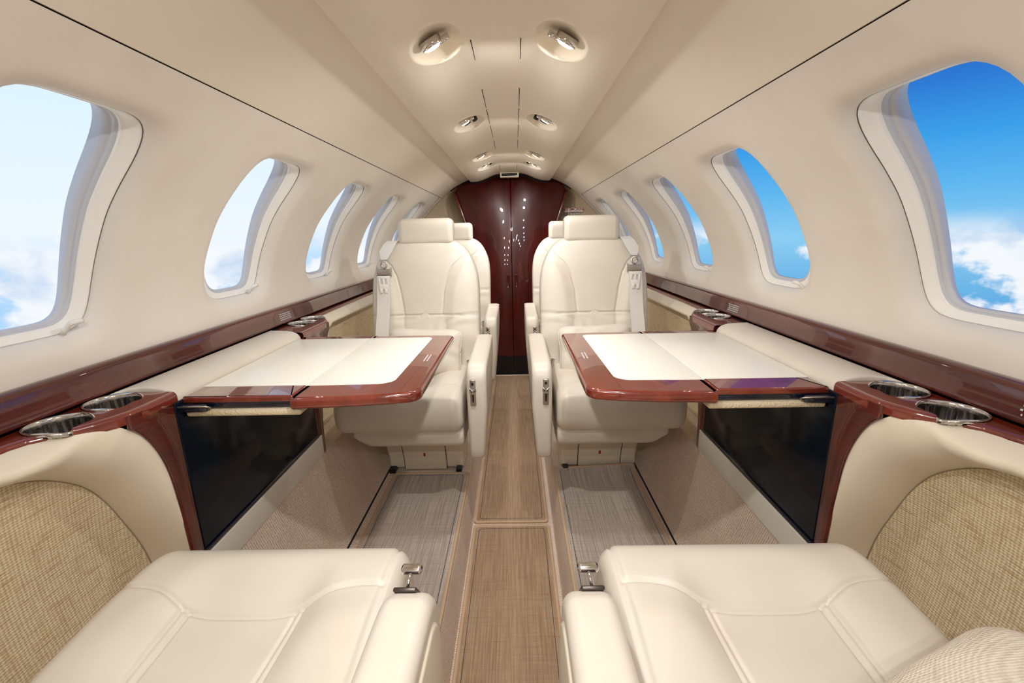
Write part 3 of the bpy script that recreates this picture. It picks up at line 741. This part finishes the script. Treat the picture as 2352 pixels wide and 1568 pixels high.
    ii = rpoly([(side*(HX-.0007), .822), (side*.245, .826), (side*.222, .842), (side*.214, 1.216), (side*.222, 1.228), (side*(HX-.0007), 1.228)], [.001, .03, .03, .012, .01, .001], 6)
    mesh('inner_inset', *slab(ii, TZ-.003, TZ+.0007, .0006, 'z', 2), 'inset', root)
    mesh('slide_tray', *rbox(side*.602, side*(HX+.004), .7715, 1.258, TZ-.0245, TZ-.012, .003, 3), 'navy', root)
    mesh('lining_pad', *rbox(side*.598, side*(HX-.012), .764, 1.252, TZ-.0385, TZ-.0255, .005, 4), 'fleece', root)
    hg = rpoly([(side*.602, .753), (side*.560, .757), (side*.549, .762), (side*.560, .767), (side*.602, .769)], .004, 3)
    mesh('hinge_cover', *slab(hg, TZ-.026, TZ-.0125, .003, 'z', 3), 'navy', root)
    mesh('hinge_trim', *tube([(side*.600, .7515, TZ-.014), (side*.572, .7545, TZ-.014), (side*.553, .7585, TZ-.0155), (side*.5475, .7625, TZ-.019), (side*.553, .766, TZ-.024)], .0018, 6), 'latch', root)
    g = G()
    for c_ in (0, 1):
        y = .985
        while y < 1.035:
            l = rng.uniform(.004, .008); x = .190-.0075*c_
            g.add([(side*x, y, TZ+.0003), (side*(x+.0035), y, TZ+.0003), (side*(x+.0035), y+l, TZ+.0003), (side*x, y+l, TZ+.0003)], [(0, 1, 2, 3)]); y += l+.0018
    g.obj('lettering', 'label', root, closed=False, smooth=False)

# ------------------------------------------------------------------ seats
def smst(a, b, x):
    t = np.clip((x-a)/(b-a), 0, 1); return t*t*(3-2*t)
def seat_xf(V, side, yf, d):
    V = np.array(V, float); return np.stack([side*V[:, 0], yf+d*V[:, 1], V[:, 2]], 1)
CUSH = spline([(.008,.448),(.0,.485),(.004,.520),(.020,.548),(.052,.563),(.11,.565),(.20,.556),(.33,.541),(.43,.530),(.475,.512),(.48,.47),(.46,.430),(.3,.417),(.10,.415),(.035,.422)], 30)
def cushion_geo(hi):
    V, F = slab(CUSH if hi else CUSH[::3], .155, .580, .034, 'x', 12 if hi else 7, mids=170 if hi else 60)
    V = np.array(V); x, y, z = V.T
    up = smst(.46, .53, z+.25*np.clip(y-.1, 0, 1)*.3)
    def groove(dist, wd=.0034, dp=.0062): return dp*np.exp(-(dist/wd)**2)
    E = np.exp(-(np.abs((x-.372))/.10)**5)
    yseam = .112+.030*np.exp(-(np.abs(x-.372)/.12)**4)
    dep = groove(y-yseam)*(x > .178)
    for xc in (.290, .456):
        xx = xc+.012*smst(.12, .45, y)*(1 if xc > .37 else -1)*-1
        on = (y > yseam)
        dep += on*(groove(x-xx-.0055, .0024, .0038)+groove(x-xx+.0055, .0024, .0038)+.003*np.exp(-((x-xx)/.018)**2))
    dep += .027*E*smst(.045, .135, y)*(1-.65*smst(yseam+.004, yseam+.16, y))
    puff = .010*np.exp(-((x-.222)/.05)**2)*smst(yseam, yseam+.07, y)+.006*np.exp(-((x-.52)/.05)**2)*smst(yseam, yseam+.07, y)
    V[:, 2] = z-(dep-puff)*up
    # piping seam round the inboard end panel
    sd = np.exp(-((x-.1765)/.0026)**2)*.0048
    front = (y < .06)&(z < .545)
    V[:, 1] += np.where(front, sd, 0); V[:, 2] -= np.where(~front, sd*up, 0)
    return V, F
def inflate(outline, c, rings, tf, tb, n=5.0, nb=5.0, closed_back=True):
    """outline Nx2 -> list of (u,v,t): front bulge tf, back bulge tb"""
    O = np.asarray(outline); c = np.asarray(c); rows = []
    ks = np.linspace(0, 1, rings)
    fs = np.sin(ks*np.pi/2)**.8
    for s_ in fs:           # centre -> rim on the front
        s2 = max(s_, .003); rows.append(np.concatenate([c+(O-c)*s2, np.full((len(O), 1), -tf*(1-s2**n)**(1/n))], 1))
    for s_ in fs[::-1][1::2]:
        s2 = max(s_, .003); rows.append(np.concatenate([c+(O-c)*s2, np.full((len(O), 1), tb*(1-s2**nb)**(1/nb))], 1))
    return rows
BACK = spline([(.345,.47),(.18,.475),(.138,.50),(.128,.60),(.126,.72),(.127,.85),(.140,.93),(.172,.995),(.215,1.032),(.27,1.042),(.345,1.044),(.42,1.042),(.475,1.032),(.518,.995),(.550,.93),(.563,.85),(.565,.72),(.562,.60),(.552,.50),(.51,.475)], 16)
def back_geo(slope, hi=True):
    rows = inflate(BACK if hi else BACK[::2], (.345, .76), 90 if hi else 45, .065, .055, 5.5, 5)
    P3 = np.array(rows); x, z, t = P3[..., 0], P3[..., 1], P3[..., 2]
    fr = t < -.02
    xi = np.interp(z, [.47, .745, .84, .90, .94, .985, 1.04], [.262, .275, .266, .25, .228, .175, .13]); xo = np.interp(z, [.47, .745, .84, .90, .94, .985, 1.04], [.43, .428, .443, .458, .478, .52, .57])
    dep = np.zeros_like(x)
    for dist, ok in ((x-xi, z > .745), (x-xo, z > .745), ((z-.745), np.ones_like(z, bool))):
        dep += np.where(ok, .0045*np.exp(-(dist/.0030)**2), 0)
    dep += .004*np.exp(-((x-(.26))/.006)**2)*(z < .745)*smst(.745, .70, z)*.5+.004*np.exp(-((x-.43)/.006)**2)*(z < .745)*.5
    bol = np.where(x < .345, smst(0, .05, xi-x), smst(0, .05, x-xo))*smst(.50, .8, z)*.012
    lum = .008*np.exp(-((z-.66)/.07)**2)
    # soft creases in the lumbar leather
    cr = .0012*np.sin(x*70+9*np.sin(z*25)+4*np.sin(x*21))*np.exp(-((z-.71)/.035)**2)
    t2 = t+np.where(fr, dep-bol-lum+cr, 0)
    yo = .463+slope*(z-.5)+t2
    R3 = np.stack([x, yo, z], -1)
    return grid(R3, closed_v=True)
HEAD = spline([(-.046,1.030),(-.050,1.06),(-.047,1.105),(-.030,1.124),(.0,1.128),(.026,1.120),(.036,1.09),(.034,1.05),(.020,1.028),(-.02,1.022)], 8)
def ribbon(path, hw, th=.0016, axis=(1, 0, 0)):
    ax = np.array(axis, float); p = np.array(path, float)
    hw = np.array(hw if isinstance(hw, (list, tuple)) else [hw]*len(p)).reshape(-1, 1)
    T = np.gradient(p, axis=0); N = np.cross(T, ax); N /= np.linalg.norm(N, axis=1, keepdims=True)
    rows = [p-ax*hw+N*th/2, p+ax*hw+N*th/2, p+ax*hw-N*th/2, p-ax*hw-N*th/2]
    return grid(np.array(rows).transpose(1, 0, 2), closed_v=True)
ARM = [(.075,.305),(.045,.325),(.032,.40),(.026,.50),(.028,.585),(.038,.622),(.062,.643),(.10,.650),(.25,.655),(.43,.660),(.455,.650),(.458,.60),(.44,.56),(.32,.47),(.21,.36),(.14,.308),(.10,.298)]
def seat(side, yf, d, near, label, belt=True):
    X = lambda V: seat_xf(V, side, yf, d)
    sn = ANAMES[side]
    root = empty('armchair', (side*.365, yf+d*.27, Z_S), label, 'armchair')
    V, F = cushion_geo(near); mesh('seat_cushion', X(V), F, 'leather', root)
    slope = .55 if near else .20
    V, F = back_geo(slope, not near); bk = mesh('backrest', X(V), F, 'leather', root)
    # headrest
    hy = .463+slope*(1.03-.5)-.005
    V, F = slab(HEAD+np.array([hy, 0]), .227, .452, .020, 'x', 7, mids=50); V = np.array(V)
    sd = np.exp(-((V[:, 0]-.2395)/.0016)**2)+np.exp(-((V[:, 0]-.4415)/.0016)**2); V[:, 1] += np.where(V[:, 1] < hy, sd*.0022, 0); V[:, 2] -= np.where(V[:, 2] > 1.11, sd*.0018, 0)
    hd = mesh('headrest', X(V), F, 'leather', root)
    mesh('headrest_post', X(rbox(.30, .38, hy-.008, hy+.012, .98, 1.04, .004)[0]), rbox(.30, .38, hy-.008, hy+.012, .98, 1.04, .004)[1], 'chrome', hd)
    # skirt under the cushion
    sk = spline([(.050,.412),(.045,.39),(.055,.365),(.09,.352),(.25,.350),(.42,.352),(.45,.38),(.44,.42),(.20,.43),(.07,.43)], 6)
    def sc2(q, h):
        q = q.copy(); return q
    V, F = slab(sk, .158, .535, .012, 'x', 5, mids=24); V = np.array(V)
    cl = np.clip((.0+V[:, 0]-.47)/.065, 0, 1); V[:, 2] = np.where(V[:, 2] < .40, V[:, 2]+(.40-V[:, 2])*cl**2, V[:, 2])
    mesh('seat_skirt', X(V), F, 'leather', root)
    # pedestal with centre hatch
    pd = mesh('pedestal', *(lambda r: (X(r[0]), r[1]))(slab(rpoly([(.272,.155),(.268,.20),(.235,.30),(.235,.36),(.44,.36),(.44,.150),(.30,.150)], .012, 4), .192, .492, .012, 'x', 4)), 'leather_warm', root)
    mesh('hatch', *(lambda r: (X(r[0]), r[1]))(slab(rpoly([(.268,.150),(.264,.20),(.231,.30),(.231,.352),(.25,.352),(.29,.150)], .004, 3), .262, .428, .002, 'x', 2)), 'leather_warm', pd)
    mesh('warning_mark', *(lambda r: (X(r[0]), r[1]))(rbox(.341, .349, .2545, .262, .214, .232, .001, 2)), 'redtext', pd)
    for xx in (.2605, .4295):
        mesh('hatch_gap', *(lambda r: (X(r[0]), r[1]))(slab(rpoly([(.2705,.152),(.2665,.20),(.2335,.30),(.2335,.352),(.24,.352),(.28,.152)], .001, 1), xx-.0012, xx+.0012, .0003, 'x', 1)), 'gap', pd)
    mesh('track_foot', *(lambda r: (X(r[0]), r[1]))(rbox(.20, .222, .245, .43, Z_S, .165, .003)), 'black', root)
    mesh('track_foot', *(lambda r: (X(r[0]), r[1]))(rbox(.462, .488, .245, .43, Z_S, .165, .003)), 'black', root)
    # inboard armrest
    a0 = .158 if near else 0.0
    ao = spline(ARM, 7)+np.array([a0, 0])
    V, F = slab(ao, .074 if not near else .077, .140, .017, 'x', 7, mids=6); V = np.array(V)
    V[:, 0] = V[:, 0]+.016*np.clip((.50-V[:, 2])/.2, 0, 1)*np.clip((.140-V[:, 0])/.066, 0, 1)
    arm = mesh('armrest', X(V), F, 'leather', root)
    if near:
        c = ao.mean(0); ai = c+(ao-c)*np.array([.86, .82]); V, F = slab(ai, .074, .085, .006, 'x', 4); mesh('armrest_insert', X(V), F, 'leather_warm', arm)
    mesh('arm_post', *(lambda r: (X(r[0]), r[1]))(rbox(.125, .17, .30+a0*.5, .40, .40, .47, .008)), 'black', root)
    if not near:
        pl_ = mesh('latch_plate', *(lambda r: (X(r[0]), r[1]))(slab(rpoly([(.109,.518),(.127,.518),(.127,.606),(.109,.606)], .003, 3), .0205, .029, .0015, 'y', 2)), 'latch', arm)
        mesh('latch_slot', *(lambda r: (X(r[0]), r[1]))(slab(rpoly([(.1155,.530),(.1205,.530),(.1205,.570),(.1155,.570)], .0024, 4), .0198, .022, .0004, 'y', 1)), 'black', pl_)
        mesh('latch_slot', *(lambda r: (X(r[0]), r[1]))(slab(rpoly([(.1145,.588),(.1215,.588),(.1215,.598),(.1145,.598)], .003, 4), .0198, .022, .0004, 'y', 1)), 'black', pl_)
        kr = inflate(spline([(.107,.566),(.118,.559),(.129,.566),(.128,.582),(.118,.577),(.108,.582)], 8), (.118, .571), 8, .008, .002, 2.2, 2.2)
        K = np.array(kr); V, F = grid(np.stack([K[..., 0], .014+K[..., 2], K[..., 1]], -1), closed_v=True)
        mesh('release_knob', X(V), F, 'chrome', pl_)
    else:
        th = math.radians(52)
        def L3(x, u, n_): # local frame on the rolled front-top of the arm
            return (x, a0+.043+u*math.cos(th)-n_*math.sin(th)*.9, .631+u*math.sin(th)+n_*math.cos(th))
        r_0 = rbox(.100, .129, -.015, .015, -.003, .003, .0025, 3)
        pl_ = mesh('latch_plate', X([L3(x, u, n_) for x, u, n_ in r_0[0]]), r_0[1], 'latch_dark', arm)
        r_0 = rbox(.1145, .1195, -.009, .006, .0025, .0036, .0004, 1)
        mesh('latch_slot', X([L3(x, u, n_) for x, u, n_ in r_0[0]]), r_0[1], 'black', pl_)
        p0 = L3(.1165, -.006, .002); p1 = (.1145, p0[1]-.012, p0[2]+.010); p2 = (.1135, p0[1]-.020, p0[2]+.012)
        V, F = tube([p0, p1, p2], [.0024, .0022, .0028], 10); kn = mesh('release_stem', X(V), F, 'chrome', pl_)
        bx_ = rbox(.0995, .1275, p2[1]-.008, p2[1]+.006, p2[2]-.004, p2[2]+.007, .0052, 5)
        mesh('release_knob', X(bx_[0]), bx_[1], 'chrome', kn)
    if belt and not near:
        def ys(z, off=.010): return .463+slope*(z-.5)-.065-off
        web = ribbon([(.470, ys(1.035)+.075, 1.040), (.474, ys(1.035)+.030, 1.041), (.482, ys(1.02)+.010, 1.028), (.496, ys(.99), 1.000), (.503, ys(.965)-.004, .968)], [.020, .021, .024, .026, .013])
        wb = mesh('shoulder_belt', X(web[0]), web[1], 'beltweb', root, angle=40)
        zs_ = [.905, .86, .80, .745, .70, .66, .60, .555]; xs_ = [.505, .507, .509, .512, .515, .517, .519, .521]
        web = ribbon([(x, ys(z)-.006*math.exp(-((z-.88)/.05)**2)-.004-.010*np.exp(-((z-.66)/.09)**2), z) for x, z in zip(xs_, zs_)], .0265)
        mesh('belt_webbing', X(web[0]), web[1], 'beltweb', wb, angle=40)
        # guide ring, roller buckle and slotted latch tongue
        yb = ys(.93)-.006
        mesh('belt_ring', *(lambda r: (X(r[0]), r[1]))(tube([(.503+.011*math.cos(t), yb-.002*math.sin(2*t), .948+.014*math.sin(t)) for t in np.linspace(0, 2*math.pi, 18)], .0032, 8)), 'latch', wb)
        mesh('belt_buckle', *(lambda r: (X(r[0]), r[1]))(rbox(.475, .533, yb-.006, yb+.004, .905, .931, .004)), 'latch', wb)
        mesh('buckle_end', *(lambda r: (X(r[0]), r[1]))(rbox(.4735, .4775, yb-.008, yb+.005, .903, .938, .0015)), 'chrome', wb)
        mesh('buckle_end', *(lambda r: (X(r[0]), r[1]))(rbox(.5305, .5345, yb-.008, yb+.005, .903, .938, .0015)), 'chrome', wb)
        g = G()
        for a, b, c_, e in ((.490, .534, .893, .904), (.492, .499, .870, .894), (.5085, .5155, .870, .894), (.525, .532, .870, .894), (.494, .530, .853, .872), (.497, .508, .838, .855), (.516, .527, .838, .855)):
            yt = ys((c_+e)/2)-.0145; a -= .008; b -= .008; g.add(*rbox(a, b, yt-.0035, yt, c_, e, .0012, 2))
        mesh('belt_tongue', X(g.V), g.F, 'white', wb)
        # lap belt end in the gap by the armrest
        web = ribbon([(.150, .36, .545), (.150, .37, .560), (.152, .385, .572), (.158, .40, .570), (.170, .42, .56)], .016, .002, (.6, -.8, 0))
        lb = mesh('lap_belt', X(web[0]), web[1], 'beltweb', root, angle=40)
        mesh('belt_buckle', *(lambda r: (X(r[0]), r[1]))(rbox(.140, .160, .345, .375, .545, .563, .004)), 'latch', lb)
    return root
sL = seat(-1, 1.315, 1, False, 'cream leather seat facing the camera behind the left table, shoulder belt on its left edge')
sR = seat(1, 1.315, 1, False, 'cream leather seat facing the camera behind the right table, shoulder belt on its right edge')
s2 = copy_tree(sL, shift=(0, .82, 0)); s2['label'] = 'left rear-row cream seat mostly hidden behind the left belted seat, next to the wooden doors'
s3 = copy_tree(sR, shift=(0, .82, 0)); s3['label'] = 'right rear-row cream seat mostly hidden behind the right belted seat, next to the wooden doors'
seat(-1, .655, -1, True, 'foreground left cream leather seat seen from above, cushion with stitched channels')
seat(1, .655, -1, True, 'foreground right cream leather seat seen from above with a pillow at its corner')

# ------------------------------------------------------------------ pillows
def pillow(name, hw, hh, th, mat4, mat, label):
    o = []
    for k in range(120):
        t = 2*math.pi*k/120; c, s_ = math.cos(t), math.sin(t); n = 7.0
        r = 1/((abs(c)**n+abs(s_)**n)**(1/n)); r *= 1+.05*(abs(math.sin(2*t)))**3
        o.append((c*r*hw, s_*r*hh))
    rows = inflate(np.array(o), (0, 0), 34, th, th, 2.3, 2.3)
    K = np.array(rows)
    K[..., 2] += .0018*np.sin(K[..., 0]*60+3*np.sin(K[..., 1]*40))
    V, F = grid(K, closed_v=True); V = np.array([tuple(mat4 @ Vector(v)) for v in V])
    root = empty(name, (V.mean(0)[0], V.mean(0)[1], V.min(0)[2]), label, 'pillow')
    mesh('cover', V, F, mat, root)
    e = [tuple(mat4 @ Vector((x*1.004, y*1.004, 0))) for x, y in o[::2]]; e.append(e[0])
    mesh('edge_seam', *tube(e, .0022, 6), mat, root)
E4 = lambda loc, rx, ry, rz: Matrix.Translation(loc) @ Euler((math.radians(rx), math.radians(ry), math.radians(rz))).to_matrix().to_4x4()
pillow('pillow', .135, .088, .040, E4((-.330, 1.640, .618), 72, 2, 0), 'leather', 'square cream pillow standing on the far left seat behind the table corner')
pillow('pillow', .135, .088, .040, E4((.330, 1.640, .622), 72, -2, 0), 'leather', 'square cream pillow standing on the far right seat, mostly hidden by the table')
pillow('pillow', .165, .150, .055, E4((.425, .210, .605), -5, -14, 14), 'pillow_fabric', 'pale woven pillow lying at the lower right corner on the foreground seat')
